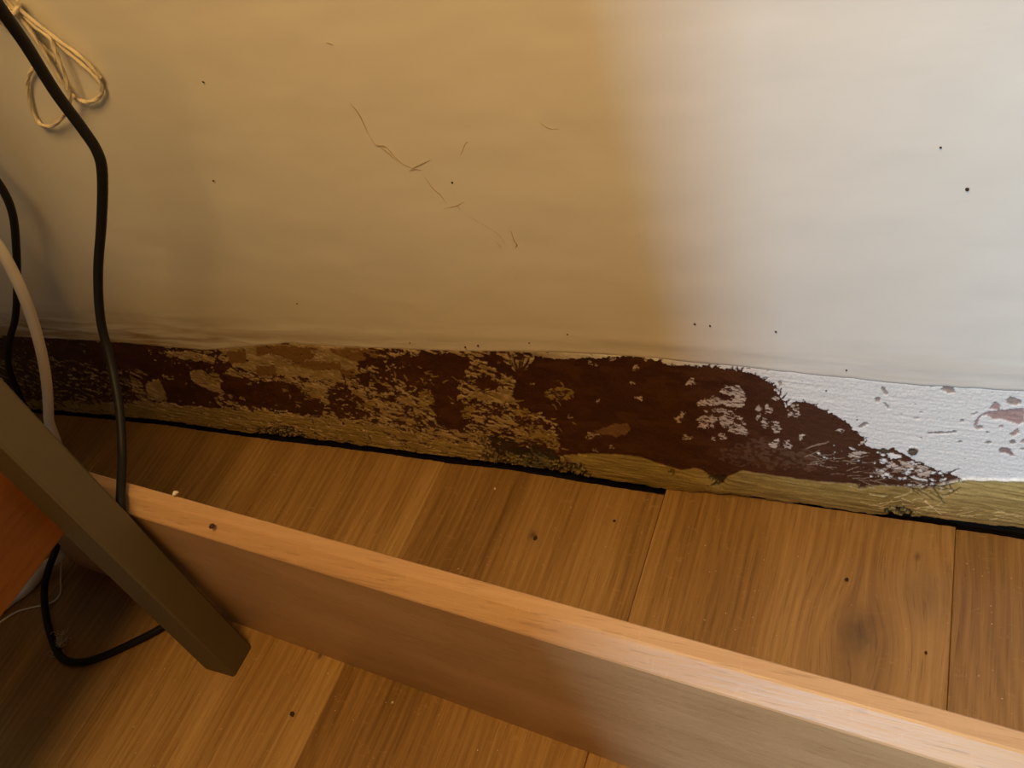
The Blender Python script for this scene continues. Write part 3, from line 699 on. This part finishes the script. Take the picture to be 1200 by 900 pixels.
cord([(4, -12), (22, 10), (46, 30), (72, 50), (94, 66), (108, 80), (118, 92)], [-.012, -.008, -.006, -.005, -.003])
cord([(20, 14), (32, 32), (44, 48), (54, 58), (62, 66), (66, 72)], [-.004, -.003, -.002], 'cord_end')
cord([(16, 14), (6, 12), (-2, 18), (2, 26), (10, 31)], [-.006, -.004, -.002], 'cord_end')
cord([(9, 16), (13, 19), (19, 12), (23, 5), (18, 3), (11, 12), (10, 17), (16, 17), (22, 9)], [-.010, -.012, -.010, -.004, -.003, -.008, -.012, -.011, -.008], 'knot')
cord([(10, 13), (15, 16), (20, 9), (20, 3), (14, 7)], [-.011, -.013, -.010, -.004, -.006], 'knot')
# nail that carries the cord, just above the picture
c = wall_pt(-8, -22, 0)
bm = bmesh.new(); bmesh.ops.create_cone(bm, segments=12, radius1=.0012, radius2=.0012, depth=.03, cap_ends=True, matrix=Matrix.Rotation(R(90), 4, 'X'))
bmesh.ops.create_cone(bm, segments=12, radius1=.003, radius2=.003, depth=.0012, cap_ends=True, matrix=Matrix.Translation((0, -.015, 0)) @ Matrix.Rotation(R(90), 4, 'X'))
nl = bm_obj('nail', bm, M_STEEL, loc=(c[0], -.006, c[2])); tag(nl, 'steel nail in the wall holding up the cord bundle', 'nail')

# ------------------------------------------------------------ crumbs and dust
bd = lambda px, py: floor_pt(px, py, .1516)
for i, (p_, sz, m_, lb) in enumerate([(floor_pt(342, 837, .001), 1.5, M_CHIP, 'dark crumb on the golden plank at bottom left, in front of the board'),
        (bd(248, 617), 1.6, M_CHIP, 'small dark crumb on top of the skirting board near the table leg'),
        (bd(205, 578), 1.9, M_FLAKE, 'pale flake on the back edge of the board top near the cable'),
        (floor_pt(992, 679, .0008), 1.2, M_CHIP, 'tiny black crumb on the plank just behind the large knot'),
        (floor_pt(627, 630, .0008), 1.6, M_CHIP, 'dark crumb in the middle of the floor between board and mouldy wall'),
        (floor_pt(1085, 765, .0008), .9, M_CHIP, 'tiny dark crumb right of the large knot in the floor'),
        (floor_pt(720, 610, .0008), 1.0, M_CHIP, 'dark crumb on floor at left of the stepped plank end'),
        (floor_pt(460, 823, .0008), .9, M_FLAKE, 'tiny pale crumb on the plank at bottom, in front of the board'),
        (floor_pt(580, 573, .0008), .9, M_FLAKE, 'tiny pale crumb on floor below the middle of the mouldy strip')]):
    bm = bmesh.new(); lump(bm, (0, 0, 0), .0011 * sz, .0013 * sz, .0008 * sz, i + 40, 1)
    tag(bm_obj('crumb', bm, m_, loc=p_), lb, 'crumb', 'loose crumbs on the floor and board')
bm = bmesh.new(); rs5 = random.Random(9)
for i in range(240):
    px_, py_ = rs5.uniform(150, 1200), rs5.uniform(520, 900); g_ = floor_pt(px_, py_, .0003)
    s_ = (g_ - A) @ nb
    if -.004 < s_ < TH + .004 or g_[1] > -.010: continue
    lump(bm, g_, *(rs5.uniform(.00015, .00045) for _ in range(2)), .0002, i, 1)
tag(bm_obj('dust_specks', bm, M_FLAKE), 'fine pale dust specks scattered over the oak floor', 'dust', kind='stuff')
bm = bmesh.new(); c = floor_pt(70, 752, .003)
V = []; Fc = []
for i in range(46):
    a, b_ = rs5.uniform(0, 6.28), rs5.uniform(0, .008)
    p0 = c + np.array([math.cos(a) * b_ * 1.1, math.sin(a) * b_, rs5.uniform(-.002, .003)])
    Q = [p0]
    for k in range(4): Q.append(Q[-1] + np.array([rs5.uniform(-.003, .003), rs5.uniform(-.003, .003), rs5.uniform(-.001, .0012)]))
    Q = [np.array([x[0], x[1], max(x[2], .0004)]) for x in Q]
    v_, f_ = tube(spline(Q, 3), .00022, 4); o_ = len(V); V += v_; Fc += [tuple(j + o_ for j in ff) for ff in f_]
tag(mesh_obj('dust_bunny', V, Fc, M_DUST), 'small pale clump of dust on the dark floor inside the black cable loop', 'dust', kind='stuff')

# ------------------------------------------------------------ unseen sheet added behind the camera to cut off the daylight at a vertical edge
cxr = -.055; V = []; nx_ = 60
for j, z in enumerate((.35, 2.2)):
    for i in range(nx_):
        x = cxr - i * .022; V.append((x, -.86 + .018 * math.sin(i * 1.1), z))
        V.append((x, -.857 + .018 * math.sin(i * 1.1), z))
Fc = []
for i in range(nx_ - 1):
    for s in (0, 1): Fc.append((2*i+s, 2*i+2+s, 2*nx_+2*i+2+s, 2*nx_+2*i+s))
ct = mesh_obj('light_blocker', V, Fc, M_BLOCKER, smooth=True); tag(ct, 'unseen beige cloth sheet added behind the viewpoint to block the daylight', 'light_blocker')
